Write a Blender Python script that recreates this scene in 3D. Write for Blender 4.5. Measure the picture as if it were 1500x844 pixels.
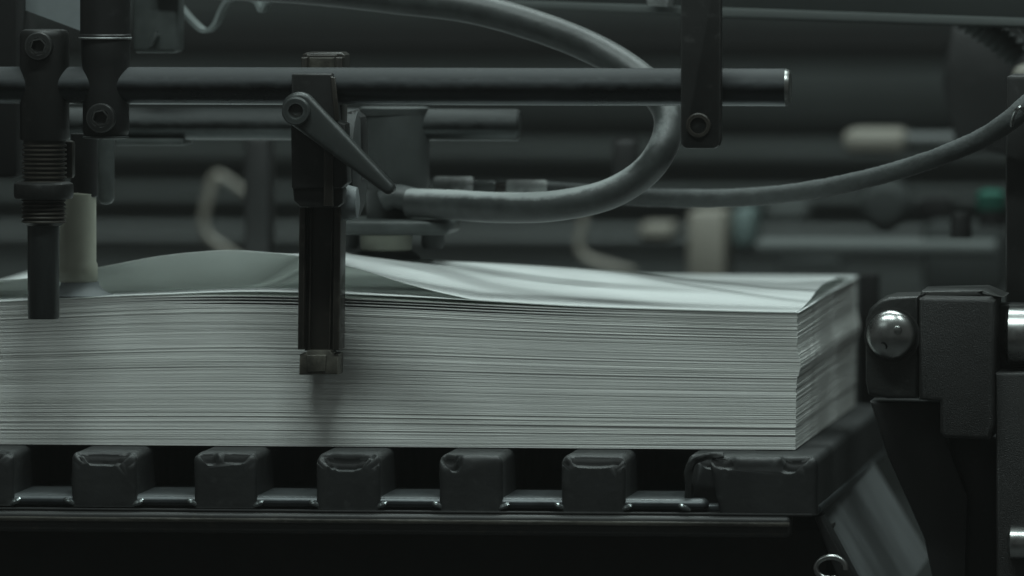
import bpy, bmesh, math, random
from mathutils import Vector, Matrix, noise
random.seed(11)
S = bpy.context.scene
for o in list(bpy.data.objects): bpy.data.objects.remove(o)

# ------------------------------------------------------------------ camera
F = 14000.0                      # focal length in photo pixels (photo is 1500 wide)
PITCH, YAW, DIST = math.atan(642/14000), math.radians(6.48), 5.6
fwd = Vector((-math.sin(YAW)*math.cos(PITCH), math.cos(YAW)*math.cos(PITCH), -math.sin(PITCH)))
right = fwd.cross(Vector((0, 0, 1))).normalized(); up = right.cross(fwd).normalized()
CAM = -fwd*DIST
cd = bpy.data.cameras.new('camera'); cam = bpy.data.objects.new('camera', cd)
S.collection.objects.link(cam); S.camera = cam
cam.location = CAM
cam.rotation_euler = Matrix((right, up, -fwd)).transposed().to_euler()
cd.sensor_width = 36; cd.lens = 36*F/1500; cd.clip_start = .1; cd.clip_end = 60
cd.dof.use_dof = True; cd.dof.focus_distance = DIST-0.01; cd.dof.aperture_fstop = 4.9; cd.dof.aperture_blades = 9

# ------------------------------------------------------------------ world, lamps, exposure
w = bpy.data.worlds.new('World'); S.world = w; w.use_nodes = True
w.node_tree.nodes['Background'].inputs[0].default_value = (.93, 1, .96, 1)
w.node_tree.nodes['Background'].inputs[1].default_value = .047
S.view_settings.view_transform = 'Standard'; S.view_settings.look = 'None'
S.view_settings.exposure = 0; S.view_settings.gamma = 1
def lamp(name, loc, aim, sx, sy, power, col=(.845, 1, .975)):
    l = bpy.data.lights.new(name, 'AREA'); l.shape = 'RECTANGLE'; l.size = sx; l.size_y = sy
    l.energy = power; l.color = col
    o = bpy.data.objects.new(name, l); S.collection.objects.link(o); o.location = loc
    o.rotation_euler = (Vector(aim)-Vector(loc)).to_track_quat('-Z', 'Y').to_euler()
lamp('ceiling_lamp_front', (-.12, -.80, 1.65), (0, 0, 0), 1.1, .10, 20.5)
lamp('stack_side_fill', (.95, -.45, 1.5), (0, .1, 0), .25, .12, 4.6)  # unseen fill, added to lighten the right face of the stack
lamp('background_fill', (.1, .75, 1.7), (0, 1.9, .1), 1.6, .3, 14)  # unseen fill, added to brighten the background machinery
lamp('ceiling_lamp_over', (.25, .55, 1.5), (.05, .15, 0), .8, .26, 11.5)
lamp('front_fill', (-1.3, -2.4, 1.7), (0, 0, 0), 1.2, .5, 2.5)  # unseen diffuse fill added from the front

# ------------------------------------------------------------------ geometry helpers
def W(px, py, Y):
    """point on the plane y=Y (metres) seen at photo position (px, py)"""
    d = fwd*F + right*(px-750) + up*(422-py)
    t = (Y-CAM.y)/d.y
    return CAM + d*t
def K(Y): return (DIST+Y*.99)/F          # metres per photo pixel at depth Y
V = Vector
def ss(a, b, x):
    t = max(0, min(1, (x-a)/(b-a))); return t*t*(3-2*t)
def interp(pts, x):
    if x <= pts[0][0]: return pts[0][1]
    for i in range(len(pts)-1):
        (a, p), (b, q) = pts[i], pts[i+1]
        if x <= b:
            p0 = pts[i-1][1] if i else p; q1 = pts[i+2][1] if i+2 < len(pts) else q
            a0 = pts[i-1][0] if i else a-(b-a); b1 = pts[i+2][0] if i+2 < len(pts) else b+(b-a)
            t = (x-a)/(b-a); m0 = (q-p0)/(b-a0)*(b-a); m1 = (q1-p)/(b1-a)*(b-a)
            return (2*t**3-3*t*t+1)*p+(t**3-2*t*t+t)*m0+(-2*t**3+3*t*t)*q+(t**3-t*t)*m1
    return pts[-1][1]

def bm_box(p0, p1, bev=0, seg=2, bm=None):
    bm = bm or bmesh.new()
    x0, x1 = sorted((p0[0], p1[0])); y0, y1 = sorted((p0[1], p1[1])); z0, z1 = sorted((p0[2], p1[2]))
    vs = [bm.verts.new(c) for c in ((x0,y0,z0),(x1,y0,z0),(x1,y1,z0),(x0,y1,z0),(x0,y0,z1),(x1,y0,z1),(x1,y1,z1),(x0,y1,z1))]
    fs = [bm.faces.new([vs[i] for i in q]) for q in ((0,3,2,1),(4,5,6,7),(0,1,5,4),(1,2,6,5),(2,3,7,6),(3,0,4,7))]
    if bev:
        es = list({e for f in fs for e in f.edges})
        bmesh.ops.bevel(bm, geom=es, offset=bev, segments=seg, profile=.5, affect='EDGES')
    return bm
def bm_pbox(x0, y0, x1, y1, Ya, Yb, bev=0, seg=2, bm=None):
    a = W(x0, y0, Ya); b = W(x1, y1, Ya)
    return bm_box((a.x, Ya, a.z), (b.x, Yb, b.z), bev, seg, bm)
def bm_prism(pts, Ya, Yb, bev=0, seg=2, bm=None):
    """outline seen at photo positions, standing on plane Ya and extruded back to Yb"""
    bm = bm or bmesh.new()
    A = [W(x, y, Ya) for x, y in pts]
    fr = [bm.verts.new(p) for p in A]; bk = [bm.verts.new((p.x, Yb, p.z)) for p in A]
    n = len(A); f1 = bm.faces.new(fr); f2 = bm.faces.new(bk[::-1])
    for i in range(n):
        j = (i+1) % n; bm.faces.new((fr[j], fr[i], bk[i], bk[j]))
    bmesh.ops.recalc_face_normals(bm, faces=bm.faces[:])
    if bev: bmesh.ops.bevel(bm, geom=list(f1.edges)+list(f2.edges), offset=bev, segments=seg, profile=.5, affect='EDGES')
    return bm
def bm_lathe(origin, axis, prof, n=40, bm=None, close=True):
    """prof = [(radius, distance along axis)]"""
    bm = bm or bmesh.new()
    a = V(axis).normalized(); u = a.orthogonal().normalized(); v = a.cross(u)
    rings = []
    for r, h in prof:
        rings.append([bm.verts.new(V(origin)+a*h+(u*math.cos(2*math.pi*k/n)+v*math.sin(2*math.pi*k/n))*r) for k in range(n)])
    new = []
    for i in range(len(rings)-1):
        for k in range(n):
            new.append(bm.faces.new((rings[i][k], rings[i][(k+1)%n], rings[i+1][(k+1)%n], rings[i+1][k])))
    if close:
        new.append(bm.faces.new(rings[0][::-1])); new.append(bm.faces.new(rings[-1]))
    bmesh.ops.recalc_face_normals(bm, faces=bm.faces[:])
    return bm
def vlathe(cx, Y, rows, n=40, bm=None):
    """vertical turned part; rows = [(half width px, y px)] from the top down"""
    k = K(Y); c = W(cx, rows[0][1], Y)
    prof = [(max(r, .05)*k, (y-rows[0][1])*k) for r, y in rows]
    return bm_lathe(c, (0, 0, -1), prof, n, bm)
def catmull(pts, m=8):
    out = []
    P = [pts[0]]+list(pts)+[pts[-1]]
    for i in range(1, len(P)-2):
        for s in range(m):
            t = s/m
            out.append(tuple(.5*((2*b)+(-a+c)*t+(2*a-5*b+4*c-d)*t*t+(-a+3*b-3*c+d)*t**3) for a, b, c, d in zip(P[i-1], P[i], P[i+1], P[i+2])))
    out.append(tuple(pts[-1])); return out
def bm_tube(pts, n=18, m=8, bm=None, rough=0, rib=None):
    """pts = [(px, py, Y, radius px)]"""
    bm = bm or bmesh.new()
    C = catmull(pts, m)
    cs = [(W(x, y, Y), r*K(Y)) for x, y, Y, r in C]
    rings = []; ref = V((0, 1, 0))
    for i, (c, r) in enumerate(cs):
        t = (cs[min(i+1, len(cs)-1)][0]-cs[max(i-1, 0)][0]).normalized()
        u = (ref-t*ref.dot(t)).normalized(); v = t.cross(u)
        rr = r*(1+(rib*(i % 2) if rib else 0))
        rings.append([bm.verts.new(c+(u*math.cos(2*math.pi*k/n)+v*math.sin(2*math.pi*k/n))*rr*(1+rough*noise.noise(c*120+V((k*.7, 0, 0))))) for k in range(n)])
    for i in range(len(rings)-1):
        for k in range(n): bm.faces.new((rings[i][k], rings[i][(k+1)%n], rings[i+1][(k+1)%n], rings[i+1][k]))
    bm.faces.new(rings[0][::-1]); bm.faces.new(rings[-1])
    bmesh.ops.recalc_face_normals(bm, faces=bm.faces[:])
    return bm

def build(name, bm, mat, parent=None, sharp=35):
    me = bpy.data.meshes.new(name)
    bm.normal_update()
    for e in bm.edges:
        if len(e.link_faces) == 2 and e.calc_face_angle(0) > math.radians(sharp): e.smooth = False
    for f in bm.faces: f.smooth = True
    vs = [v.co for v in bm.verts]
    if parent: off = parent['_o']; off = V(off)
    else: off = V((sum(v.x for v in vs)/len(vs), sum(v.y for v in vs)/len(vs), min(v.z for v in vs)))
    bm.transform(Matrix.Translation(-off)); bm.to_mesh(me); bm.free()
    me.materials.append(mat)
    if name.startswith('slat'): me.materials.append(M['void'])
    o = bpy.data.objects.new(name, me); S.collection.objects.link(o)
    if parent: o.parent = parent
    else: o.location = off
    o['_o'] = list(off)
    if parent and parent.type == 'MESH': pass
    return o
def thing(name, loc, label, cat, group=None):
    o = bpy.data.objects.new(name, None); S.collection.objects.link(o); o.location = loc
    o.empty_display_size = .02; o['_o'] = list(loc)
    return tag(o, label, cat, group)
def tag(o, label, cat, group=None, kind=None):
    if label: o['label'] = label
    if cat: o['category'] = cat
    if group: o['group'] = group
    if kind: o['kind'] = kind
    return o

# ------------------------------------------------------------------ materials
def nodes_of(name):
    m = bpy.data.materials.new(name); m.use_nodes = True
    return m, m.node_tree, m.node_tree.nodes, m.node_tree.links
def mat(name, col, rough=.5, metal=0, var=.25, scale=60, bump=0, bscale=400, dust=0, dustcol=(.30, .31, .30), spec=.5,
        stretch=(1, 1, 1), wear=0, wearcol=(.35, .33, .3), coat=0, trans=0, subs=0, sheen=0, dlo=.75, dwid=.6, dscale=90, dz=None):
    m, nt, N, L = nodes_of(name)
    b = N['Principled BSDF']
    tc = N.new('ShaderNodeTexCoord'); mp = N.new('ShaderNodeMapping'); mp.inputs['Scale'].default_value = stretch
    L.new(tc.outputs['Object'], mp.inputs['Vector'])
    n1 = N.new('ShaderNodeTexNoise'); n1.inputs['Scale'].default_value = scale; n1.inputs['Detail'].default_value = 8; n1.inputs['Roughness'].default_value = .65
    L.new(mp.outputs[0], n1.inputs['Vector'])
    mx = N.new('ShaderNodeMix'); mx.data_type = 'RGBA'
    mx.inputs['A'].default_value = tuple(c*(1-var) for c in col)+(1,); mx.inputs['B'].default_value = tuple(min(1, c*(1+var)) for c in col)+(1,)
    cr = N.new('ShaderNodeMapRange'); cr.inputs['From Min'].default_value = .3; cr.inputs['From Max'].default_value = .7
    L.new(n1.outputs['Fac'], cr.inputs['Value']); L.new(cr.outputs[0], mx.inputs['Factor'])
    out = mx.outputs['Result']
    rgh = N.new('ShaderNodeMapRange'); rgh.inputs['To Min'].default_value = max(.03, rough-.1*min(1, rough*2)); rgh.inputs['To Max'].default_value = min(1, rough+.14)
    L.new(n1.outputs['Fac'], rgh.inputs['Value']); L.new(rgh.outputs[0], b.inputs['Roughness'])
    b.inputs['Metallic'].default_value = metal; b.inputs['Specular IOR Level'].default_value = spec
    if wear:       # bare worn edges
        g = N.new('ShaderNodeNewGeometry'); bv = N.new('ShaderNodeBevel'); bv.samples = 4; bv.inputs['Radius'].default_value = .0016
        dt = N.new('ShaderNodeVectorMath'); dt.operation = 'DOT_PRODUCT'; L.new(bv.outputs[0], dt.inputs[0]); L.new(g.outputs['Normal'], dt.inputs[1])
        n3 = N.new('ShaderNodeTexNoise'); n3.inputs['Scale'].default_value = 150; n3.inputs['Detail'].default_value = 6
        L.new(tc.outputs['Object'], n3.inputs['Vector'])
        ad = N.new('ShaderNodeMath'); ad.operation = 'MULTIPLY_ADD'; ad.inputs[1].default_value = -.35
        L.new(n3.outputs['Fac'], ad.inputs[0]); L.new(dt.outputs['Value'], ad.inputs[2])
        r3 = N.new('ShaderNodeMapRange'); r3.inputs['From Min'].default_value = .79; r3.inputs['From Max'].default_value = .68; r3.inputs['To Max'].default_value = wear
        L.new(ad.outputs[0], r3.inputs['Value'])
        m3 = N.new('ShaderNodeMix'); m3.data_type = 'RGBA'; L.new(r3.outputs[0], m3.inputs['Factor']); L.new(out, m3.inputs['A'])
        m3.inputs['B'].default_value = wearcol+(1,); out = m3.outputs['Result']
    if dust:       # paper dust settled on upward faces
        g = N.new('ShaderNodeNewGeometry'); sx = N.new('ShaderNodeSeparateXYZ'); L.new(g.outputs['Normal'], sx.inputs[0])
        n2 = N.new('ShaderNodeTexNoise'); n2.inputs['Scale'].default_value = dscale; n2.inputs['Detail'].default_value = 10; n2.inputs['Roughness'].default_value = .75
        L.new(tc.outputs['Object'], n2.inputs['Vector'])
        ad = N.new('ShaderNodeMath'); ad.operation = 'MULTIPLY_ADD'; ad.inputs[1].default_value = .9
        L.new(n2.outputs['Fac'], ad.inputs[0]); L.new(sx.outputs['Z'], ad.inputs[2])
        r2 = N.new('ShaderNodeMapRange'); r2.inputs['From Min'].default_value = dlo; r2.inputs['From Max'].default_value = dlo+dwid; r2.inputs['To Max'].default_value = dust
        L.new(ad.outputs[0], r2.inputs['Value'])
        if dz:  # fades the dust colour with height, standing in for shade higher up
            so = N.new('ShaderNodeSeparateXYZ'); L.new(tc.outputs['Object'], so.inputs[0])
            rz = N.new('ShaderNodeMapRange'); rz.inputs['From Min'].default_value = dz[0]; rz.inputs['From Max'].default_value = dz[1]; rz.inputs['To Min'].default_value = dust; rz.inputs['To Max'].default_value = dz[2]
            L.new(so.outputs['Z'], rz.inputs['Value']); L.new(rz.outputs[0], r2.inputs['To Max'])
        m2 = N.new('ShaderNodeMix'); m2.data_type = 'RGBA'; L.new(r2.outputs[0], m2.inputs['Factor']); L.new(out, m2.inputs['A'])
        m2.inputs['B'].default_value = dustcol+(1,); out = m2.outputs['Result']
        rm = N.new('ShaderNodeMapRange'); rm.inputs['To Min'].default_value = metal; rm.inputs['To Max'].default_value = 0; L.new(r2.outputs[0], rm.inputs['Value']); L.new(rm.outputs[0], b.inputs['Metallic'])
        rr = N.new('ShaderNodeMix'); L.new(r2.outputs[0], rr.inputs[0]); L.new(rgh.outputs[0], rr.inputs[2]); rr.inputs[3].default_value = .75; L.new(rr.outputs[0], b.inputs['Roughness'])
    L.new(out, b.inputs['Base Color'])
    if coat: b.inputs['Coat Weight'].default_value = coat; b.inputs['Coat Roughness'].default_value = .2
    if sheen: b.inputs['Sheen Weight'].default_value = sheen; b.inputs['Sheen Roughness'].default_value = .35
    if trans: b.inputs['Transmission Weight'].default_value = trans; b.inputs['IOR'].default_value = 1.3
    if subs:
        b.inputs['Subsurface Weight'].default_value = subs; b.inputs['Subsurface Radius'].default_value = (1, 1, 1); b.inputs['Subsurface Scale'].default_value = .004
    if bump:
        n4 = N.new('ShaderNodeTexNoise'); n4.inputs['Scale'].default_value = bscale; n4.inputs['Detail'].default_value = 6
        L.new(mp.outputs[0], n4.inputs['Vector'])
        bp = N.new('ShaderNodeBump'); bp.inputs['Strength'].default_value = bump; bp.inputs['Distance'].default_value = .001
        L.new(n4.outputs['Fac'], bp.inputs['Height']); L.new(bp.outputs[0], b.inputs['Normal'])
    return m
M = {}
M['rod'] = mat('blued_steel', (.058, .063, .066), .24, 1, .35, 45, .05, 500, dust=.86, dlo=.35, dustcol=(.018, .021, .0225), spec=.5, stretch=(.35, 1, 1))
M['rod2'] = mat('dusty_dark_steel', (.06, .065, .065), .3, 1, .3, 40, .1, 400, dlo=.3, dust=.88, dustcol=(.034,.038,.038))
M['black'] = mat('black_oxide_steel', (.010, .0102, .0098), .42, .1, .2, 30, .05, 900, wear=.35, wearcol=(.12,.12,.115), dust=.15, dustcol=(.05,.05,.05))
M['blackm'] = mat('matt_black_steel', (.008, .0083, .0083), .45, .0, .2, 30, .05, 900, wear=.25, wearcol=(.10,.10,.10))
M['bronze'] = mat('oily_brown_black_steel', (.020, .0175, .0145), .36, .2, .4, 60, .06, 500, wear=.4, wearcol=(.14,.125,.105), stretch=(1, 1, .25))
M['lever'] = mat('grey_painted_lever', (.034, .038, .037), .38, .1, .12, 40, .04, 900, wear=.5, wearcol=(.12,.13,.13))
M['foot'] = mat('rubbed_steel_foot', (.065, .061, .05), .4, .3, .9, 60, .1, 500, wear=.4, wearcol=(.2,.19,.16))
M['slat'] = mat('worn_black_slat', (.0125, .0135, .0135), .50, 0, .25, 40, .2, 220, wear=.4, wearcol=(.09, .095, .093), dust=.3, dustcol=(.045, .05, .05))
M['plate'] = mat('grey_steel_base', (.05, .056, .06), .3, .5, .35, 50, .1, 300, dust=.3, dustcol=(.12,.13,.13))
M['rail'] = mat('scuffed_steel_rail', (.016, .0165, .016), .5, .0, .5, 60, .2, 300, wear=.5, wearcol=(.09, .078, .05), stretch=(.2, 1, 1))
M['scuff'] = mat('scuffed_bare_edge', (.035, .033, .027), .4, .2, .95, 26, .3, 200, wear=.3, stretch=(.5, 1, 3))
M['glint'] = mat('glint_metal', (.22, .24, .24), .2, .9, .2, 60)  # bright metal for the added corner glints
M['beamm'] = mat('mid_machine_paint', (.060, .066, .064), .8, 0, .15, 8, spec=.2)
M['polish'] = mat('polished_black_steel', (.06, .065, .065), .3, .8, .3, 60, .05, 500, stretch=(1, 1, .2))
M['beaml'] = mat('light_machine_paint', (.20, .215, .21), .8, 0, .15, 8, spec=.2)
M['apron'] = mat('black_apron_panel', (.03, .0285, .0275), .9, 0, .2, 20, .1, 200, spec=.15)
M['hose'] = mat('dusty_grey_rubber', (.030, .034, .033), .45, 0, .5, 55, .2, 250, dust=1, dlo=.92, dwid=.28, dscale=42, dz=(.055, .085, .12), dustcol=(.27, .29, .285), sheen=.22)  # real dust below; upper run darkened in colour for the girder's shade
M['hose2'] = mat('ribbed_grey_rubber', (.042, .047, .046), .6, 0, .3, 90, .5, 500, dust=.4, dustcol=(.11, .12, .12), sheen=.2)
M['casting'] = mat('crinkled_black_casting', (.011, .011, .0102), .5, 0, .3, 90, .7, 1700, wear=.2, wearcol=(.08,.08,.075))
M['casting_s'] = mat('smooth_grey_casting', (.017, .018, .017), .42, .1, .2, 40, .25, 500, wear=.4, wearcol=(.10,.10,.095))
M['chrome'] = mat('chromed_steel', (.42, .43, .42), .24, 1, .35, 60, .05, 200)
M['nylon'] = mat('cream_nylon', (.40, .41, .34), .5, 0, .07, 40, subs=.3)
M['cup'] = mat('grey_suction_rubber', (.17, .19, .195), .6, 0, .1, 60)
M['cupdark'] = mat('dark_suction_rubber', (.03, .034, .034), .6, 0, .15, 60)
M['clear'] = mat('cloudy_clear_plastic', (.085, .095, .092), .3, 0, .35, 40, .1, 200, trans=.35)
M['film'] = mat('milky_film', (.22, .245, .24), .4, 0, .3, 25, trans=.3)
M['grey'] = mat('dusty_grey_housing', (.042, .047, .046), .5, .1, .25, 30, .15, 300, dust=.35, dustcol=(.12,.13,.13))
M['fit'] = mat('pale_fitting', (.22, .23, .225), .4, .2, .6, 80, .1, 300)
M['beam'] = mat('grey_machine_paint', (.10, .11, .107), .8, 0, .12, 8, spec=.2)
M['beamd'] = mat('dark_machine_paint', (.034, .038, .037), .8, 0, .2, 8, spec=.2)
M['wall'] = mat('dark_back_panel', (.035, .039, .038), .7, 0, .25, 3)
M['cream'] = mat('cream_plastic', (.21, .20, .17), .5, 0, .06, 20)
M['green'] = mat('green_plastic', (.02, .11, .08), .5, 0, .1, 20)
M['teal'] = mat('grey_teal_plastic', (.10, .14, .135), .5, 0, .1, 20)
M['plategrey'] = mat('rubbed_grey_plate', (.11, .118, .12), .5, .1, .3, 30, .2, 150, stretch=(1, 1, .3))
M['void'] = mat('near_black', (.008, .008, .008), .8, 0, .2, 50, spec=.2)
M['floor'] = mat('dark_concrete', (.10, .10, .10), .8, 0, .3, 4)

def paper_mat(name, lo, hi, zscale, transl):
    m, nt, N, L = nodes_of(name); b = N['Principled BSDF']; b.inputs['Roughness'].default_value = .65; b.inputs['Specular IOR Level'].default_value = .25
    tc = N.new('ShaderNodeTexCoord'); mp = N.new('ShaderNodeMapping'); mp.inputs['Scale'].default_value = (0.5, 0.5, zscale)
    n = N.new('ShaderNodeTexNoise'); n.inputs['Scale'].default_value = 1; n.inputs['Detail'].default_value = 5; n.inputs['Roughness'].default_value = .6
    L.new(tc.outputs['Object'], mp.inputs['Vector']); L.new(mp.outputs[0], n.inputs['Vector'])
    mr = N.new('ShaderNodeMapRange'); mr.inputs['From Min'].default_value = .32; mr.inputs['From Max'].default_value = .68
    mx = N.new('ShaderNodeMix'); mx.data_type = 'RGBA'; mx.inputs['A'].default_value = lo+(1,); mx.inputs['B'].default_value = hi+(1,)
    L.new(n.outputs['Fac'], mr.inputs['Value']); L.new(mr.outputs[0], mx.inputs['Factor']); L.new(mx.outputs['Result'], b.inputs['Base Color'])
    if transl:
        t = N.new('ShaderNodeBsdfTranslucent'); t.inputs[0].default_value = (.75, .78, .75, 1)
        ms = N.new('ShaderNodeMixShader'); ms.inputs[0].default_value = transl
        L.new(b.outputs[0], ms.inputs[1]); L.new(t.outputs[0], ms.inputs[2]); L.new(ms.outputs[0], N['Material Output'].inputs[0])
    return m
M['paper'] = paper_mat('cut_paper_edges', (.73, .745, .72), (.79, .80, .775), 2600, 0)
M['sheet'] = paper_mat('white_paper_sheet', (.77, .79, .79), (.82, .84, .84), 3, .38)

# ------------------------------------------------------------------ setting
o = build('back_wall', bm_box((-4, 2.04, -1.2), (5, 2.14, 2.5)), M['beamm']); tag(o, None, None, kind='structure')
o = build('floor', bm_box((-4, -7, -1.25), (5, 2.04, -1.2)), M['floor']); tag(o, None, None, kind='structure')

mv = bpy.data.materials.new('black_lift_haze'); mv.use_nodes = True; mv.node_tree.nodes.remove(mv.node_tree.nodes['Principled BSDF'])
pv = mv.node_tree.nodes.new('ShaderNodeVolumePrincipled'); pv.inputs['Density'].default_value = .0058; pv.inputs['Color'].default_value = (.95, .95, .9, 1)
mv.node_tree.links.new(pv.outputs[0], mv.node_tree.nodes['Material Output'].inputs['Volume'])
o = build('haze', bm_box((-6, -9, -2.25), (7, 3.2, 2.9)), mv); tag(o, None, None, kind='stuff')  # thin volume added to lift the blacks evenly

# ------------------------------------------------------------------ background machinery (out of focus)
def tprop(name, bm, m, label, cat, group=None): return tag(build(name, bm, m), label, cat, group)
BG = 'cross beams of the machine behind the stack'
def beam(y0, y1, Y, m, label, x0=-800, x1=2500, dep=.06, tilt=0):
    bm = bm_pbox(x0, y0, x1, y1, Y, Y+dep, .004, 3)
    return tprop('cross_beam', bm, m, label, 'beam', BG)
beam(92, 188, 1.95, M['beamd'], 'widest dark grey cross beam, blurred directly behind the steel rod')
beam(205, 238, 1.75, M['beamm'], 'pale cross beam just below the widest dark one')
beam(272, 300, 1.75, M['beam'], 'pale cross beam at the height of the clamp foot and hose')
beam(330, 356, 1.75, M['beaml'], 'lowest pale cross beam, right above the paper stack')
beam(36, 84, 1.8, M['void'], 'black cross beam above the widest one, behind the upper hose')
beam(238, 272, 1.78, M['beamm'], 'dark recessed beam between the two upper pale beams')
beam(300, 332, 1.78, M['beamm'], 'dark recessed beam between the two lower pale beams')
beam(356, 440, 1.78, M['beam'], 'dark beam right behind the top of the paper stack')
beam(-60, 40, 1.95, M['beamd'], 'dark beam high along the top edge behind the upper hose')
# dark uprights
for x0, x1, y0, y1, lab in ((357, 394, 200, 420, 'dark blurred upright behind the steel rod, left of the clamp lever'), (897, 930, 205, 290, 'short dark blurred upright inside the loop of the hose'),):
    tprop('upright_bar', bm_pbox(x0, y0, x1, y1, .45, .48, .003), M['blackm'], lab, 'upright')
tprop('side_post', bm_pbox(1473, 110, 1530, 470, .06, .1, .003), M['black'], 'dark upright post at the right edge behind the cast bracket', 'post')
tprop('rear_post', bm_pbox(1258, 402, 1284, 640, .47, .50, .002), M['void'], 'dark upright guide post behind the rear corner of the stack', 'post')
# bent pale wires
tprop('bent_rod', bm_tube([(372, 292, 1.0, 5.5), (345, 272, 1.0, 5.5), (317, 258, 1.0, 7), (305, 290, 1.0, 7), (298, 322, 1.0, 5.5), (304, 345, 1.0, 5.5), (332, 368, 1.0, 7), (360, 385, 1.0, 5)], 14), M['cream'], 'pale bent rod blurred behind the left of the stack', 'bent rod')
tprop('bent_rod', bm_tube([(858, 305, 1.0, 5.5), (852, 335, 1.0, 5.5), (848, 362, 1.0, 5.5), (862, 380, 1.0, 7), (900, 392, 1.0, 7), (930, 398, 1.0, 5)], 14), M['cream'], 'pale bent rod blurred below the hose loop in the middle', 'bent rod')
# right-hand background pieces
t = thing('air_nozzle', W(1300, 220, .85), 'cream headed nozzle on a grey stem right of the steel rod end', 'nozzle')
build('nozzle_head', bm_pbox(1234, 190, 1326, 224, .85, .9, .006), M['cream'], t)
build('stem', bm_lathe(W(1326, 207, .875), (1, 0, 0), [(.006, 0), (.006, .06)]), M['grey'], t)
tprop('terminal_box', bm_pbox(1006, 308, 1062, 420, .9, .96, .005), M['cream'], 'pale box standing behind the stack right of the bent rod', 'box')
tprop('sensor_block', bm_pbox(1072, 305, 1104, 362, .9, .96, .005), M['teal'], 'grey green block right beside the pale box', 'block')
t = thing('indicator', W(1452, 330, .7), 'small green topped indicator beside the dark post at right', 'indicator')
build('indicator_cap', vlathe(1452, .7, [(10, 278), (22, 284), (22, 304), (20, 308)]), M['green'], t)
build('indicator_base', vlathe(1452, .7, [(20, 308), (20, 332)]), M['blackm'], t)
tprop('pale_column', bm_pbox(1482, 96, 1530, 165, .4, .44, .006), M['cream'], 'pale blurred column end above the hose at the right edge', 'column')
tprop('slide_bar', bm_lathe(W(1108, 362, .8), (1, 0, 0), [(.004, 0), (.0055, .003), (.0055, .16)]), M['beam'], 'thin pale slide bar behind the rear corner of the stack', 'bar')
t = thing('rear_gearbox', W(1400, 420, .85), 'dark blurred gearbox with a round boss between nozzle and stack corner', 'gearbox')
build('housing', bm_pbox(1350, 325, 1472, 430, .85, .9, .008), M['beamd'], t)
build('boss', bm_lathe(W(1300, 300, .85), (0, -1, 0), [(.018, 0), (.018, .02), (.012, .03), (.006, .031)], 32), M['beamd'], t)
build('knob', vlathe(1408, .46, [(14, 312), (16, 320), (16, 350)]), M['blackm'], t)
for (x0, y0, x1, y1, m, lab) in ((936, 328, 984, 350, 'cream', 'small yellowish block low behind the hose, left of the pale box'), (1066, 304, 1078, 344, 'void', 'narrow dark gap block between the pale box and the grey green block'),
        (1120, 300, 1180, 326, 'beamm', 'dim grey block right of the grey green block, under the thin hose'), (1340, 290, 1392, 326, 'void', 'dark block left of the green topped indicator'), (1136, 378, 1230, 396, 'beamd', 'low dark block just above the rear right corner of the stack')):
    tprop('machine_block', bm_pbox(x0, y0, x1, y1, .95, 1.0, .003), M[m], lab, 'block', 'small machine blocks behind the stack')
tprop('wide_cover', bm_prism([(1395, 40), (1500, 60), (1560, 230), (1500, 230), (1400, 215), (1380, 120)], .55, .6, .004), M['blackm'], 'black cover high at the right edge behind the thin hose', 'cover')
t = thing('bellows_hose', W(1460, 60, .3), 'black ribbed bellows in the top right corner', 'bellows')
build('bellows', bm_tube([(1380+i*5, 8+i*2.2+(i*i*.05), .3, 16+ (6 if i % 2 else 0)) for i in range(24)], 16, 2), M['beam'], t)
tprop('thin_cable', bm_tube([(1420, -12, .22, 2.2), (1450, 6, .22, 2.2), (1478, 28, .22, 2.2), (1500, 50, .22, 2.2), (1520, 80, .22, 2.2)], 8), M['fit'], 'very thin cable curving over the black bellows in the top right corner', 'cable')

# top girder
t = thing('top_girder', W(1000, -40, .2), 'grey girder running along the top edge behind the hanging bar', 'girder')
build('flange', bm_prism([(600, -60), (1700, -60), (1700, 50), (1390, 38), (1060, 27), (680, 4)], .2, .3, .004), M['beamd'], t)
build('lip', bm_prism([(676, -2), (1700, 34), (1700, 44), (1400, 36), (1060, 24), (676, 6)], .193, .1995, .001), M['beam'], t)
build('catch', bm_prism([(944, -12), (984, -12), (978, 10), (948, 8)], .16, .19, .002), M['fit'], t)

# ------------------------------------------------------------------ film, plastic at top left
def bm_ribbon(pts, Ya, Yb, th):
    C = catmull([(x, y) for x, y in pts], 8); bm = bmesh.new()
    P = [W(x, y, Ya) for x, y in C]; rows = []
    for i, p in enumerate(P):
        a = P[max(i-1, 0)]; c = P[min(i+1, len(P)-1)]; d = (c-a).normalized(); nn = V((-d.z, 0, d.x))*th/2
        rows.append([bm.verts.new(q) for q in ((p.x+nn.x, Ya, p.z+nn.z), (p.x+nn.x, Yb, p.z+nn.z), (p.x-nn.x, Yb, p.z-nn.z), (p.x-nn.x, Ya, p.z-nn.z))])
    for i in range(len(rows)-1):
        for k in range(4): bm.faces.new((rows[i][k], rows[i][(k+1)%4], rows[i+1][(k+1)%4], rows[i+1][k]))
    bm.faces.new(rows[0]); bm.faces.new(rows[-1][::-1]); bmesh.ops.recalc_face_normals(bm, faces=bm.faces[:])
    return bm
tprop('plastic_film', bm_ribbon([(215, -30), (248, -4), (262, 14), (280, 34), (297, 46), (312, 36), (322, 14), (332, 0), (350, -3), (372, 2), (381, 16), (390, 2), (420, 0), (500, 4)], .14, .165, .0022), M['film'], 'milky plastic film hanging in two folds at the top edge', 'film')
t = thing('clear_cup', W(228, 78, .12), 'cloudy clear plastic cup above the steel rod at top left', 'cup')
build('body', bm_pbox(194, -30, 260, 78, .1, .13, .003, 3), M['clear'], t)
build('insert', bm_prism([(216, 66), (228, 44), (232, 52), (222, 68)], .094, .1, .001), M['grey'], t)
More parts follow.
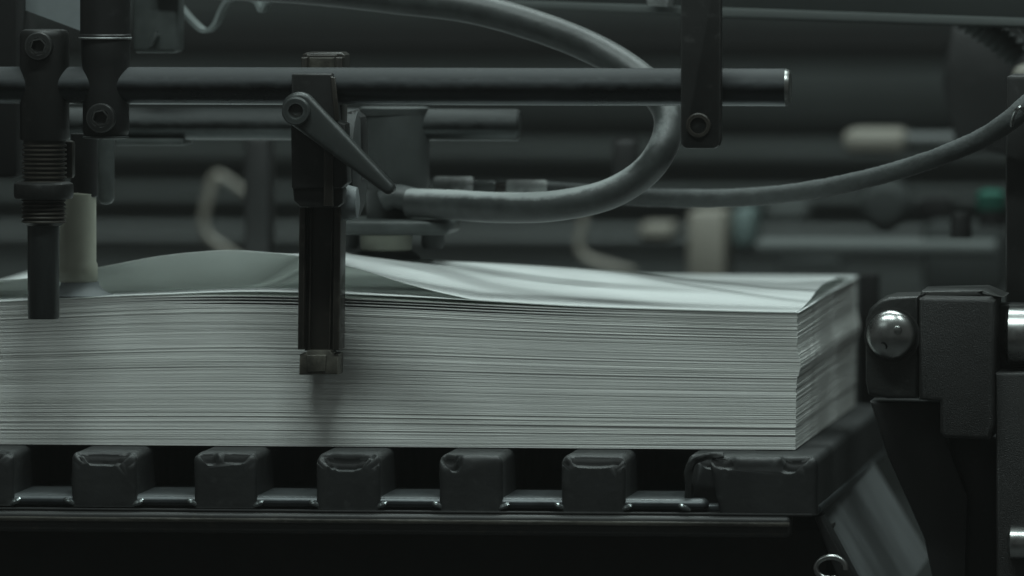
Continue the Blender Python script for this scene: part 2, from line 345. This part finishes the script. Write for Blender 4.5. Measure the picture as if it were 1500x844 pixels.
tprop('paper_guide', bm_prism([(28, -20), (70, -20), (130, 0), (120, 46), (34, 14)], .05, .052), M['cup'], 'grey slanted guide plate above the left clamp block', 'guide plate')

# ------------------------------------------------------------------ rear rod and suction heads
YR = .13
tprop('dark_housing', bm_pbox(-160, -80, 26, 262, .02, .09, .004), M['void'], 'black housing at the left edge behind the left post', 'housing')
k = K(YR)
t = thing('rear_rod', W(400, 182, YR), 'thinner dusty rear rod, parallel behind the front steel rod', 'rod')
c = W(-250, 183, YR); e = W(762, 183, YR); Lr = e.x-c.x
c.z = e.z
build('shaft', bm_lathe(c, (1, 0, 0), [(.0095, 0), (.0095, Lr-.0015), (.0082, Lr)], 48), M['rod2'], t)
build('underplate', bm_pbox(170, 203, 268, 213, YR-.01, YR+.03, .001), M['clear'], t)

t = thing('suction_head', W(575, 378, YR), 'suction head on the rear rod right of the clamp lever, cup on the lifted sheet', 'suction head')
build('housing', vlathe(580, YR, [(44, 160), (48, 163), (49, 168), (49, 270), (44, 280)], 48), M['grey'], t)
build('top_cap', vlathe(578, YR, [(47, 156.5), (51, 158), (51.5, 165), (50, 168)], 48), M['grey'], t)
build('clamp_knob', bm_lathe(W(506, 240, .03), (1, 0, 0), [(.0001, 0)]+[(.001*r, .001*h) for r, h in ((28, 0), (31, 2), (31, 8), (27, 10), (10, 10.5))], 40), M['cupdark'], t)
build('neck', vlathe(570, YR, [(40, 276), (34, 286), (33, 322), (36, 324)], 40), M['grey'], t)
build('elbow', bm_tube([(560, 296, YR-.02, 16), (580, 288, YR-.02, 18), (612, 297, YR-.02, 20)], 20), M['grey'], t)
fl = build('flange_plate', bm_pbox(500, 322, 657, 345, YR-.03, YR+.03, .003, 3), M['clear'], t)
build('cup_holder', vlathe(566, YR, [(30, 340), (38, 344), (38, 364), (34, 368)]), M['nylon'], t)
build('suction_cup', vlathe(566, YR, [(36, 367), (44, 371), (50, 377), (50, 380)]), M['cupdark'], t)
for x in (510, 634): build('foot', vlathe(x, YR, [(17, 343), (17, 358), (14, 364)]), M['cupdark'], t)

t = thing('rear_fitting', W(700, 280, .17), 'pale pipe couplings in line behind the dusty grey hose', 'coupling')
def hl(x0, x1, y, r, Y, m, name, par):
    a = W(x0, y, Y); b = W(x1, y, Y); k = K(Y)
    return build(name, bm_lathe(a, (1, 0, 0), [(r*k*.85, 0), (r*k, .0012), (r*k, b.x-a.x-.0012), (r*k*.85, b.x-a.x)], 24), m, par)
hl(636, 694, 271, 13, .17, M['fit'], 'socket', t); hl(692, 726, 273, 10, .17, M['clear'], 'ferrule', t)
hl(724, 744, 276, 7, .17, M['bronze'], 'nipple', t); hl(742, 802, 274, 11, .17, M['fit'], 'socket', t); hl(800, 870, 277, 7, .17, M['hose2'], 'pipe', t)

# left suction head
t = thing('nylon_suction_head', W(118, 432, .022), 'cream nylon suction tube with a grey rubber cup beside the left post', 'suction head')
build('piston_housing', vlathe(123, .022, [(20, 196), (20, 288), (17, 290)]), M['blackm'], t)
build('nylon_tube', vlathe(114, .022, [(20, 282), (27, 284), (27, 384), (29, 388), (29.5, 410), (27, 414)]), M['nylon'], t)
build('rubber_cup', vlathe(117, .022, [(28, 413), (29, 418), (34, 424), (43, 429), (50, 432), (50, 433.5)]), M['cup'], t)
tprop('clear_tube', bm_pbox(142, 196, 165, 300, .05, .062, .004, 3), M['clear'], 'cloudy clear strip hanging right of the cream suction tube', 'plastic strip')

# ------------------------------------------------------------------ hoses
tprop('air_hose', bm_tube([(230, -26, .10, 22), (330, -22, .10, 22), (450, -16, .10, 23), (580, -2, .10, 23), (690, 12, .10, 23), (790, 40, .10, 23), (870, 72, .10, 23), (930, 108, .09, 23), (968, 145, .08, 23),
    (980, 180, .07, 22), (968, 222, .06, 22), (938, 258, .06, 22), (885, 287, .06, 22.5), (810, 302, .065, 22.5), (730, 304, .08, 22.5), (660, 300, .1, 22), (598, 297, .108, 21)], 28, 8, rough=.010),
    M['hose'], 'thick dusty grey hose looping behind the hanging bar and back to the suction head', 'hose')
tprop('thin_hose', bm_tube([(800, 277, .19, 12), (870, 283, .18, 13), (945, 289, .16, 13.5), (1030, 291, .14, 13.5), (1120, 287, .12, 13.5), (1210, 275, .10, 13.5), (1300, 254, .08, 13.5), (1380, 228, .06, 13.5), (1440, 202, .05, 14), (1480, 176, .04, 15), (1520, 140, .04, 15), (1560, 95, .04, 15)], 20, 16, rough=.06, rib=.03),
    M['hose2'], 'thin ribbed dark hose sweeping up to the right edge', 'hose')
tprop('hose_clip', bm_tube([(1482, 184, .03, 3), (1486, 166, .018, 3), (1496, 158, .016, 3), (1506, 172, .03, 3)], 10), M['chrome'], 'tiny shiny clip on the thin hose at the right edge', 'clip')

# ------------------------------------------------------------------ paper stack
XL = W(-130, 455, 0).x; XR = W(1168, 455, 0).x; ZB = W(1168, 659, 0).z; ZT = W(1168, 456, 0).z; DEP = .45
topline = [(-130, 447), (0, 442), (90, 438), (200, 433), (330, 430), (450, 432), (600, 438), (720, 444), (850, 450), (1000, 455), (1168, 459)]
def px_of_x(x): return (x-W(750, 455, 0).x)/K(0)*1.0065+750
def ztop(x):
    p = px_of_x(x); return W(p, interp(topline, p), 0).z
NX, NY = 40, 7
sheets = []
z = 0.0
tops = []
while z < 1:
    r = random.random()
    d = random.choice((.0015, .002, .0025, .003)) if r < .9 else random.uniform(.004, .007)
    tops.append((z, min(1, z+d))); z += d
def fan2(p): return ss(170, 380, p)*(1-ss(620, 1050, p))
bm = bmesh.new()
H0 = ZT-ZB
lean = 0; xoff = 0; yoff = 0
for i, (a, b) in enumerate(tops):
    if random.random() < .16: xoff = random.gauss(0, .00018); yoff = random.gauss(0, .00006)
    rec = random.random()
    jy = yoff+random.gauss(0, .00003)+(random.uniform(.0001, .0003) if rec < .02 else 0)-(random.uniform(.0002, .0004) if rec > .97 else 0)
    jx = xoff+random.gauss(0, .00008)
    mid = (a+b)/2
    jx += .0020*math.exp(-((mid-.62)/.07)**2)-.0006*ss(.52, .45, mid)-.0004*ss(.25, .1, mid)
    gap = random.choice((.02, .03, .05, .06, .11)) if random.random() < .3 else .012
    sd = random.random()*100
    nearTop = ss(.90, .985, mid)
    grid = []
    for iy in range(NY+1):
        row = []
        for ix in range(NX+1):
            u = ix/NX; x = XL+(XR-XL)*u
            fy = (iy/NY)**1.3; y = DEP*fy
            p = px_of_x(x)
            zt = ztop(x)+ (ZT-ztop(x))*ss(0, .3, y)
            Hh = zt-ZB
            # the uppermost sheets fan apart a little in the middle
            fan = nearTop*ss(250, 430, p)*(1-ss(640, 1000, p))
            wig = .0001*noise.noise(V((x*4, a*9, y*3)))*min(1, a*6)*(1-nearTop*.6)
            A_, B_ = a, b
            if mid > .92:
                gi = math.floor((mid-.92)/.02); g0_ = .92+gi*.02
                A_ = g0_+(max(a, g0_)-g0_)*(1-.62*fan2(p)); B_ = g0_+(min(b, g0_+.02)-g0_)*(1-.62*fan2(p))
            za = ZB+A_*Hh+wig; zb = ZB+B_*Hh+wig
            g = (zb-za)*gap
            zb -= g
            xx = x+(jx+.0001*noise.noise(V((y*9, sd, 0))) if ix == NX else 0)
            yy = y+(jy+.0003*noise.noise(V((x*5, sd, 0))) if iy == 0 else 0)
            row.append((bm.verts.new((xx, yy, za)), bm.verts.new((xx, yy, zb))))
        grid.append(row)
    for iy in range(NY):
        for ix in range(NX):
            A, B, C_, D = grid[iy][ix], grid[iy][ix+1], grid[iy+1][ix+1], grid[iy+1][ix]
            bm.faces.new((A[1], B[1], C_[1], D[1])); bm.faces.new((A[0], D[0], C_[0], B[0]))
    for ix in range(NX):
        A, B = grid[0][ix], grid[0][ix+1]; bm.faces.new((A[0], B[0], B[1], A[1]))
        A, B = grid[NY][ix], grid[NY][ix+1]; bm.faces.new((B[0], A[0], A[1], B[1]))
    for iy in range(NY):
        A, B = grid[iy][NX], grid[iy+1][NX]; bm.faces.new((A[0], B[0], B[1], A[1]))
        A, B = grid[iy][0], grid[iy+1][0]; bm.faces.new((B[0], A[0], A[1], B[1]))
st = thing('paper_stack', (0, DEP/2, ZB), 'tall stack of white paper sheets lying on the black slatted board', 'paper stack')
o = build('paper_sheet', bm, M['paper'], st, 30); o['kind'] = 'stuff'
print('slabs', len(tops))

def sheet_mesh(zfun, yfront, nx=150, ny=50, th=.00035, xr=XR, yback=DEP):
    bm = bmesh.new(); g = []
    for iy in range(ny+1):
        row = []
        for ix in range(nx+1):
            x = XL+(xr-XL)*ix/nx; p = px_of_x(x); y0 = yfront(p); y = y0+(yback-y0)*(iy/ny)**1.5
            zz = zfun(x, p, y)
            row.append((bm.verts.new((x, y, zz)), bm.verts.new((x, y, zz+th))))
        g.append(row)
    for iy in range(ny):
        for ix in range(nx):
            A, B, C_, D = g[iy][ix], g[iy][ix+1], g[iy+1][ix+1], g[iy+1][ix]
            bm.faces.new((A[1], B[1], C_[1], D[1])); bm.faces.new((A[0], D[0], C_[0], B[0]))
    for ix in range(nx):
        A, B = g[0][ix], g[0][ix+1]; bm.faces.new((A[0], B[0], B[1], A[1]))
        A, B = g[ny][ix], g[ny][ix+1]; bm.faces.new((B[0], A[0], A[1], B[1]))
    for iy in range(ny):
        A, B = g[iy][nx], g[iy+1][nx]; bm.faces.new((A[0], B[0], B[1], A[1]))
        A, B = g[iy][0], g[iy+1][0]; bm.faces.new((B[0], A[0], A[1], B[1]))
    return bm
def zbase(x, y): 
    a = ztop(x); return a+(ZT-a)*ss(0, .3, y)
# second sheet: lies on the stack
def z2(x, p, y): return zbase(x, y)+.0001+.0010*ss(200, 400, p)*(1-ss(600, 900, p))
o = build('paper_sheet', sheet_mesh(z2, lambda p: -.0005, xr=XR+.001), M['sheet'], None)
tag(o, 'flat white sheet directly under the lifted one, touched by the grey rubber cup', 'paper sheet')
# first sheet: its front edge blown up into an arch
front = [(-130, 418), (0, 409), (40, 404), (90, 397), (140, 388), (200, 377), (260, 370), (320, 367), (380, 371), (435, 378), (510, 394), (570, 411), (630, 426), (680, 437), (720, 447), (850, 460), (1000, 470), (1168, 480)]
ridge = [(-130, 420), (0, 414), (140, 400), (310, 385), (435, 373), (500, 376), (565, 380), (700, 388), (850, 399), (1000, 416), (1168, 432)]
def yf(p): return .038*(1-ss(430, 700, p))
def smax(a, b, k=.0005): return .5*(a+b+math.sqrt((a-b)**2+k*k))-.5*k*.5
def z1(x, p, y):
    f = yf(p); zb = z2(x, p, y)+.0004
    zf = smax(W(p, interp(front, p), f).z, z2(x, p, f)+.0004)
    zr = smax(W(p, interp(ridge, p), .15).z, zb)
    Ld = .07+.16*ss(320, 520, p); hf = zf-zb
    rem = hf*(1-ss(f, f+Ld, .15)); hr = max(0, zr-zb-rem)*ss(300, 440, p)
    u = min(1, max(0, (y-f)/(.15-f)))
    zz = zb+hf*(1-ss(f, f+Ld, y))+hr*u*u*(3-2*u)*(1-ss(.15, .42, y))
    zz += .0028*ss(XR-.035, XR, x)*ss(.08, .2, y)*(1-ss(.3, .42, y)) + .0016*ss(950, 1100, p)*ss(.05, .2, y)*(1-ss(.3, .45, y))
    return zz
o = build('paper_sheet', sheet_mesh(z1, yf, 190, 64, xr=XR-.0005), M['sheet'], None)
tag(o, 'top white sheet lifting off the stack with an arched front edge', 'paper sheet')

# ------------------------------------------------------------------ pile board: slats, base, rail
pb = thing('pile_board', W(600, 765, -.06), 'black slatted pile board carrying the paper stack', 'pile board')
YF = -.06
def slat_mesh(x0, x1, ytop, ybot, sd, dents, yb=.47, flare=0):
    a = W(x0, ytop, YF); b = W(x1, ybot, YF)
    zt = ZB-.0006; zbt = b.z
    nx, nz = 22, 18; ys = [0, .0004, .0009, .0015, .0022, .003, .0036, .0044, .0052, .006, .0068, .0078, .009, .011, .015, .02, .03, .045, .06, .1, .2, .35, yb-YF]
    Rv = .0055
    # section: rounded rectangle as closed ring
    ring = []
    w_, h_ = b.x-a.x, zt-zbt
    R = .0042
    segs = []
    def arc(cx, cz, a0, a1, n=6): return [(cx+R*math.cos(math.radians(a0+(a1-a0)*i/n)), cz+R*math.sin(math.radians(a0+(a1-a0)*i/n))) for i in range(n+1)]
    sec = [(0, 0)]+[(0, h_*i/12) for i in range(1, 11)]+arc(R, h_-R, 180, 90)+[(R+(w_-2*R)*i/30, h_) for i in range(1, 30)]+arc(w_-R, h_-R, 90, 0)+[(w_, h_*i/12) for i in range(10, 0, -1)]+[(w_, 0)]
    bm = bmesh.new(); rows = []; chipped = set()
    cx_, cz_ = w_/2, h_/2
    for yi, dy in enumerate(ys):
        ins = 0
        if dy < .0034: ins = .0034-math.sqrt(max(0, .0034**2-(.0034-dy)**2))
        row = []
        for (sx, sz) in sec:
            X = cx_+(sx-cx_)*(1-ins/max(w_/2, 1e-6)); Z = sz if sz < .002 else sz-ins*(sz/h_)
            if sz < h_*.5: X = X+0
            p = V((a.x+X, YF+dy, zbt+Z))
            if dy < .07:
                nz_ = noise.noise(p*90+V((sd, 0, 0)))*.00045+noise.noise(p*260+V((sd, 0, 0)))*.00012
                p.x += nz_*.7; p.z += nz_*(1 if sz > h_*.5 else 0)*(0.2 if dy > .055 else 1); p.y += nz_
            deep = 0
            for (dx, dw, dz, dd) in dents:      # chips out of the upper front edge
                e_ = dw*(1+.35*noise.noise(V((sx*300, dy*200, sd)))); q = math.exp(-(((sx/w_-dx)/e_)**4+((dy-.0015)/.0058)**4))*(1 if sz > h_-R*1.2 else 0)
                deep = max(deep, q)
                p.z -= dd*q; p.y += dd*q*.6
            if flare: p.x += -flare*(1-sz/h_) *0 + (flare*(1-sz/h_) if sx < w_*.5 else 0)
            vv = bm.verts.new(p); row.append(vv)
            if deep > .45: chipped.add(vv)
        rows.append(row)
    n = len(sec)
    for i in range(len(rows)-1):
        for j in range(n): bm.faces.new((rows[i][j], rows[i][(j+1)%n], rows[i+1][(j+1)%n], rows[i+1][j]))
    # front face: centre-fan through an inner ring
    c0 = rows[0]
    inner = [bm.verts.new(V((a.x+cx_, YF, zbt+cz_))*.12+v.co*.88+V((0, .0, 0))) for v in c0]
    for v in inner: v.co.y = YF-.0002+noise.noise(v.co*60)*.0003
    for j in range(n): bm.faces.new((inner[j], inner[(j+1)%n], c0[(j+1)%n], c0[j]))
    bm.faces.new(inner[::-1]); bm.faces.new(rows[-1])
    bmesh.ops.recalc_face_normals(bm, faces=bm.faces[:])
    for f in bm.faces:
        if all(v in chipped for v in f.verts): f.material_index = 1  # shade of the chip hollows put in as a near-black colour
    return bm
SL = [(-78, 20, [(.6, .3, 0, .003)]), (104, 200, [(.5, .42, 0, .0036)]), (284, 376, [(.2, .15, 0, .0028), (.7, .25, 0, .0022)]), (463, 557, [(.45, .42, 0, .0062)]), (643, 736, [(.16, .13, 0, .0062)]), (822, 916, [(.5, .5, 0, .0026)])]
for i, (x0, x1, dn) in enumerate(SL):
    build('slat', slat_mesh(x0, x1, 664+x0*.004, 741+(x0+78)*.011, i*7.3, dn), M['slat'], pb, 50)
o = build('slat', slat_mesh(1037, 1197, 668, 755, 77, [(.12, .1, 0, .003), (.8, .12, 0, .005)], flare=.007), M['slat'], pb, 50)
o['label'] = 'widest slat at the right end, with a broken corner'
# torn skin left of the widest slat
build('torn_strip', bm_tube([(1009, 750, -.046, 6), (1009, 715, -.05, 6), (1010, 690, -.052, 6), (1017, 675, -.053, 6), (1034, 669, -.054, 5), (1060, 667, -.055, 4)], 12, 6, rough=.5), M['slat'], pb)
# base plate with rounded lip under the slats
a = W(-150, 722, YF+.012); b = W(1196, 740, YF+.012)
build('base_plate', bm_box((a.x, YF+.010, b.z-.0055), (W(1200, 740, YF).x, .46, b.z+.0005), .0025, 4), M['plate'], pb)
# front lip pieces between slats
edges = [(-78, 20)]+[(x0, x1) for x0, x1, _ in SL[1:]]
gaps = [(23, 101), (203, 281), (379, 460), (560, 640), (739, 819), (919, 1001)]
A = W(-150, 721, YF+.004); B = W(1010, 743, YF+.004)
zt_ = W(500, 727, YF+.004).z; zb_ = W(500, 745, YF+.004).z
build('lip', bm_box((A.x, YF+.002, zb_), (W(1036, 740, YF).x, YF+.09, zt_), .0042, 5), M['plate'], pb)
for g0, g1 in gaps:
    for xx, sg in ((g0, 1), (g1, -1)):
        yy = 722+g0*.010
        build('corner_glint', bm_tube([(xx-sg*10, yy+17, YF+.002, 3), (xx-sg*2, yy+13, YF+.0015, 4.2), (xx+sg*5, yy+10, YF+.003, 4), (xx+sg*9, yy+4, YF+.01, 2.6), (xx+sg*10, yy, YF+.03, 1.5)], 10, 4), M['glint'], pb)  # shiny slivers added to imitate glints at the slat corners
build('slat_core', slat_mesh(1003, 1110, 668, 752, 31, [(.3, .2, 0, .004)]), M['slat'], pb, 50).location.y += .016
a = W(-150, 746, YF-.003)
rl = bm_box((W(-150, 746, YF).x, YF-.004, W(0, 768, YF).z-.004), (W(1158, 765, YF).x, YF+.02, W(1158, 757, YF).z), .0025, 3)
build('front_rail', rl, M['rail'], pb)
build('rail_edge', bm_box((W(-150, 746, YF).x, YF-.006, W(500, 766, YF).z), (W(1158, 765, YF).x, YF-.003, W(500, 759.5, YF).z), .0008, 2), M['scuff'], pb)
build('upper_strip', bm_box((W(-150, 746, YF).x, YF-.001, W(1158, 757, YF).z+.0002), (W(1190, 765, YF).x, YF+.02, W(1190, 755, YF).z+.001), .0008, 2), M['blackm'], pb)
tprop('apron_panel', bm_box((W(-150, 780, 0).x, -.015, W(0, 1000, 0).z), (W(1215, 780, 0).x, .40, W(1170, 779, -.04).z), .002), M['apron'], 'plain black apron panel below the slatted board', 'panel')

# ------------------------------------------------------------------ front rod
YA = -.035
t = thing('front_rod', W(600, 128, YA), 'thick polished steel rod running across the whole picture with a free right end', 'rod')
c = W(-250, 128, YA); e = W(1157, 130, YA); c.z = e.z+.0007; Lr = e.x-c.x
build('shaft', bm_lathe(c, (1, 0, 0), [(.0109, 0), (.0109, Lr-.0024)], 72), M['rod'], t)
build('chamfer', bm_lathe(V((e.x, YA, c.z)), (1, 0, 0), [(.0109, -.00238), (.0107, -.0018), (.0100, -.0003), (.0098, 0)], 72), M['chrome'], t)
build('end_face', bm_lathe(V((e.x, YA, c.z)), (1, 0, 0), [(.0098, .0001), (.0085, .0005), (.008, .0003)], 48), M['chrome'], t)

def socket_bolt(px, py, Y, r, par, m='black', name='bolt'):
    k = K(Y); p = W(px, py, Y)
    b = build(name, bm_lathe(p, (0, -1, 0), [(r*k, -.008), (r*k, .0022), (r*k*.93, .0032), (r*k*.62, .0034), (r*k*.56, .0030), (r*k*.56, .0004)], 48), M[m], par)
    # hexagonal socket as its own recess
    bm = bmesh.new(); R1 = r*k*.50
    ring1 = [bm.verts.new(p+V((math.cos(math.pi/3*i+.2)*R1, -.0036, math.sin(math.pi/3*i+.2)*R1))) for i in range(6)]
    ring0 = [bm.verts.new(v.co+V((0, .0030, 0))) for v in ring1]
    ringo = [bm.verts.new(p+V((math.cos(math.pi/3*i+.2)*r*k*.66, -.0034, math.sin(math.pi/3*i+.2)*r*k*.66))) for i in range(6)]
    for i in range(6):
        j = (i+1) % 6; bm.faces.new((ring1[i], ring1[j], ring0[j], ring0[i])); bm.faces.new((ringo[i], ringo[j], ring1[j], ring1[i]))
    bm.faces.new(ring0); bmesh.ops.recalc_face_normals(bm, faces=bm.faces[:])
    for f in bm.faces:
        if f.normal.y > .5: f.normal_flip()
    build('hex_socket', bm, M[m], b)
    return b

# hanging bar
t = thing('hanging_bar', W(1027, 218, -.05), 'flat black bar hanging across the steel rod near its right end', 'bar')
build('bar', bm_prism([(997, -60), (1056, -60), (1056, 205), (1053, 214), (1046, 218), (1004, 218), (998, 213), (997, 206)], -.058, -.047, .0012), M['black'], t)
build('stud', bm_lathe(W(1023, 184, -.058), (0, -1, 0), [(.0072, -.001), (.0072, .0009), (.0066, .0014), (.0048, .0014), (.0046, -.0005), (.0040, -.0006)], 40), M['bronze'], t)

# left clamp and post
t = thing('left_post', W(63, 468, -.03), 'black post with threaded sleeve and collar hanging down the left of the stack', 'post')
build('clamp_block', vlathe(65, YA, [(28, 43), (33, 44.5), (35.5, 48), (36.5, 54), (36.5, 203), (35, 206)], 64), M['black'], t)
socket_bolt(57, 68, YA-.0145, 21, t)
rows = [(31, 204), (31, 211)]
for i in range(8): rows += [(33, 212+i*6.7), (33, 214+i*6.7), (29.5, 215.5+i*6.7), (29.5, 217.3+i*6.7)]
rows += [(33, 267)]
build('upper_thread', vlathe(65, -.035, rows, 44), M['bronze'], t)
build('collar', vlathe(64, -.035, [(38, 266), (43, 269), (44, 272), (44, 287), (42, 291), (36, 292)], 6*8), M['black'], t)
rows = []
for i in range(6): rows += [(31.5, 292+i*6.2), (33, 293.5+i*6.2), (33, 295+i*6.2), (29, 296.5+i*6.2)]
rows += [(27, 330), (24, 331)]
build('lower_thread', vlathe(64, -.035, rows, 44), M['bronze'], t)
build('shaft', vlathe(63.5, -.035, [(23.5, 328), (23.5, 465), (22.5, 468)], 48), M['polish'], t)
build('side_tab', bm_pbox(88, 206, 107, 262, -.022, -.012, .002), M['bronze'], t)

# second clamp
t = thing('rod_holder', W(155, 200, -.05), 'black round holder clamped on the steel rod right of the left post', 'holder')
build('sleeve', vlathe(154, -.035, [(37, -60), (37, 50), (38.5, 52), (38.5, 56), (36, 57)], 56), M['blackm'], t)
build('rim', vlathe(154, -.035, [(38.6, 54), (39.6, 55.5), (38.6, 57.5)], 56), M['fit'], t)
build('body', vlathe(155, YA, [(35.5, 57), (36, 60), (36, 88), (35, 96), (34, 125), (34.5, 190), (33, 197), (30, 200)], 64), M['blackm'], t)
socket_bolt(148, 173, YA-.0142, 22, t)
build('base_rim', vlathe(155, YA, [(30, 199), (34, 200), (34, 202), (30, 203)], 48), M['grey'], t)

# ------------------------------------------------------------------ clamp with lever and channel bar
t = thing('clamp_bar', W(468, 550, -.013), 'channel bar hung from a lever clamp, its foot pressed to the front of the stack', 'clamp bar')
Z0, Z1 = -.030, -.006
# channel bar (open towards the camera): web, two flanges
def quad(xt0, xt1, xb0, xb1, y0, y1, Ya, Yb, bev=.0006): return bm_prism([(xt0, y0), (xt1, y0), (xb1, y1), (xb0, y1)], Ya, Yb, bev)
build('web', quad(449, 494, 446, 489, 80, 514, -.021, Z1), M['bronze'], t)
build('flange', quad(441, 450, 436, 445, 84, 512, Z0, Z1), M['bronze'], t)
build('flange', quad(492, 502, 487, 497, 84, 513, Z0, Z1), M['bronze'], t)
build('ridge', quad(454, 457, 451, 454, 300, 512, -.0235, -.0205, .0003), M['bronze'], t)
build('ridge', quad(486, 488.5, 481, 483.5, 300, 512, -.0235, -.0205, .0003), M['bronze'], t)
f = build('foot', bm_prism([(439, 519), (448, 518), (450, 513), (484, 513), (487, 518), (496, 519), (495, 549), (438, 549)], -.028, Z1, .0008), M['foot'], t)
build('foot_groove', bm_prism([(449, 520), (478, 520), (476, 544), (451, 545)], -.0292, -.0278, .0004), M['foot'], t)
build('top_cap', bm_prism([(443, 80), (448, 77), (500, 77), (505, 81), (505, 110), (443, 110)], -.020, .004, .0012, 3), M['bronze'], t)
build('cap_window', bm_prism([(450, 84), (490, 84), (490, 110), (450, 110)], -.0215, -.0198, .0006), M['foot'], t)
# clamp body around the rod
build('clamp_body', bm_prism([(427, 108), (486, 108), (488, 118), (494, 178), (506, 182), (509, 268), (500, 276), (427, 276), (426, 190)], -.052, -.032, .0012, 3), M['black'], t)
build('body_side', bm_prism([(484, 112), (491, 114), (497, 176), (490, 178)], -.0535, -.0515, .0005), M['bronze'], t)
build('lower_jaw', bm_prism([(428, 272), (500, 272), (503, 278), (502, 298), (494, 304), (440, 304), (430, 294)], -.048, -.031, .0015, 3), M['black'], t)
build('jaw_lug', bm_prism([(474, 200), (488, 200), (488, 302), (474, 302)], -.0545, -.0515, .001), M['bronze'], t)
# lever
c = (437, 160); tip = (568, 276)
ang = math.atan2(tip[1]-c[1], tip[0]-c[0])
def lev(r0, r1, n=14):
    pts = []
    for i in range(n+1):
        a = ang+math.pi/2+math.pi*i/n; pts.append((c[0]+r0*math.cos(a), c[1]+r0*math.sin(a)))
    for i in range(n+1):
        a = ang-math.pi/2+math.pi*i/n; pts.append((tip[0]+r1*math.cos(a), tip[1]+r1*math.sin(a)))
    return pts
lv = build('lever', bm_prism(lev(25, 9.5), -.066, -.055, .0028, 4), M['lever'], t)
build('boss', bm_lathe(W(434, 163, -.066), (0, -1, 0), [(.0085, -.001), (.0082, .0022), (.0074, .0030), (.0045, .0030), (.0036, .0004)], 40), M['lever'], t)
build('pivot', bm_lathe(W(434, 163, -.066), (0, -1, 0), [(.0036, 0), (.0034, .0008), (.002, .0008), (.0018, .0002)], 24), M['black'], t)
build('back_knob', bm_lathe(W(500, 297, -.02)+V((0, 0, 0)), (1, 0, 0), [(.006, 0), (.010, .001), (.0105, .004), (.009, .0095), (.004, .0105)], 40), M['cup'], t)
build('back_cheek', bm_prism([(500, 168), (516, 162), (528, 172), (531, 196), (531, 262), (520, 272), (502, 262)], .02, .05, .004, 3), M['blackm'], t)

# ------------------------------------------------------------------ right-hand bracket
t = thing('cast_bracket', W(1400, 640, 0), 'black cast bracket with a shiny domed screw at the right of the stack', 'bracket')
build('ear', bm_prism([(1268, 470), (1274, 452), (1288, 440), (1304, 435), (1345, 434), (1345, 584), (1300, 584), (1272, 578), (1268, 560)], -.03, .03, .0022, 3), M['casting_s'], t)
build('body', bm_prism([(1346, 438), (1352, 436), (1448, 437), (1455, 443), (1457, 620), (1450, 644), (1384, 642), (1377, 634), (1377, 588), (1346, 586)], -.036, .04, .0025, 3), M['casting'], t)
build('shoulder', bm_prism([(1345, 436), (1350, 426), (1440, 424), (1470, 436)], -.01, .05, .003), M['casting_s'], t)
k = K(-.03); R = 36*k
b = build('domed_screw', bm_lathe(W(1306, 490, -.03), (0, -1, 0), [(R, -.001), (R, .003)]+[(R*math.cos(a*.1), .003+R*.62*math.sin(a*.1)) for a in range(1, 15)]+[(R*.08, .003+R*.62)], 56), M['chrome'], t)
build('nub', bm_lathe(W(1315, 484, -.033-R*.56), (0, -1, 0), [(.0026, -.002), (.0026, .0002), (.0022, .0009), (.0012, .0012), (.0003, .0013)], 24), M['chrome'], b)
build('pit', bm_lathe(W(1294, 507, -.033-R*.50), (-.33, -1.31, -.47), [(.0026, -.002), (.0026, .0002), (.0020, .0003)], 20), M['void'], b)
build('washer', bm_lathe(W(1307, 492, -.0302), (0, -1, 0), [(R*1.13, -.001), (R*1.13, .0012), (R*.9, .0014)], 48), M['black'], t)
build('lower_block', bm_prism([(1458, 547), (1560, 545), (1560, 900), (1460, 900)], -.03, .04, .002, 3), M['casting'], t)
build('spindle', bm_lathe(W(1474, 493, .0), (1, 0, 0), [(.014, 0), (.0175, .002), (.0175, .03)], 48), M['chrome'], t)
build('spindle_seat', bm_pbox(1457, 446, 1520, 546, .02, .05, .002), M['blackm'], t)
build('lower_screw', bm_lathe(W(1476, 795, -.032), (1, 0, 0), [(.006, 0), (.010, .002), (.010, .03)], 36), M['chrome'], t)
tprop('swing_arm', bm_prism([(1274, 588), (1376, 590), (1384, 640), (1418, 728), (1412, 900), (1376, 900), (1354, 790), (1300, 668)], .01, .05, .002), M['blackm'], 'black angled arm below the cast bracket', 'arm')
tprop('back_block', bm_pbox(1380, 640, 1460, 900, .03, .08, .002), M['blackm'], 'black block in the shade under the cast bracket body', 'block')
Q = [W(1200, 757, .0), W(1272, 664, .36), W(1362, 815, .36), W(1290, 915, .0)]
nq = (Q[1]-Q[0]).cross(Q[3]-Q[0]).normalized(); nq = nq if nq.z > 0 else -nq
bmq = bmesh.new(); va = [bmq.verts.new(q) for q in Q]; vb = [bmq.verts.new(q-nq*.003) for q in Q]
bmq.faces.new(va); bmq.faces.new(vb[::-1])
for i in range(4): bmq.faces.new((va[i], va[(i+1) % 4], vb[(i+1) % 4], vb[i]))
bmesh.ops.recalc_face_normals(bmq, faces=bmq.faces[:])
tprop('slanted_plate', bmq, M['plategrey'], 'grey rubbed plate slanting down right of the slatted board', 'plate')
tprop('plate_rim', bm_prism([(1193, 757), (1203, 757), (1258, 860), (1262, 900), (1247, 900)], -.03, .0, .001), M['blackm'], 'dark angled edge strip left of the slanted grey plate', 'strip')
hk = []
for i in range(13):
    a = math.radians(-10+i*25)
    hk.append((1217+22*math.cos(a), 832-16*math.sin(a), -.045, 4.2))
tprop('ring_hook', bm_tube(hk, 14, 4), M['chrome'], 'small shiny open ring at the bottom edge beside the slanted plate', 'ring')

for o in bpy.data.objects:
    if '_o' in o: del o['_o']
S.render.engine = 'CYCLES'
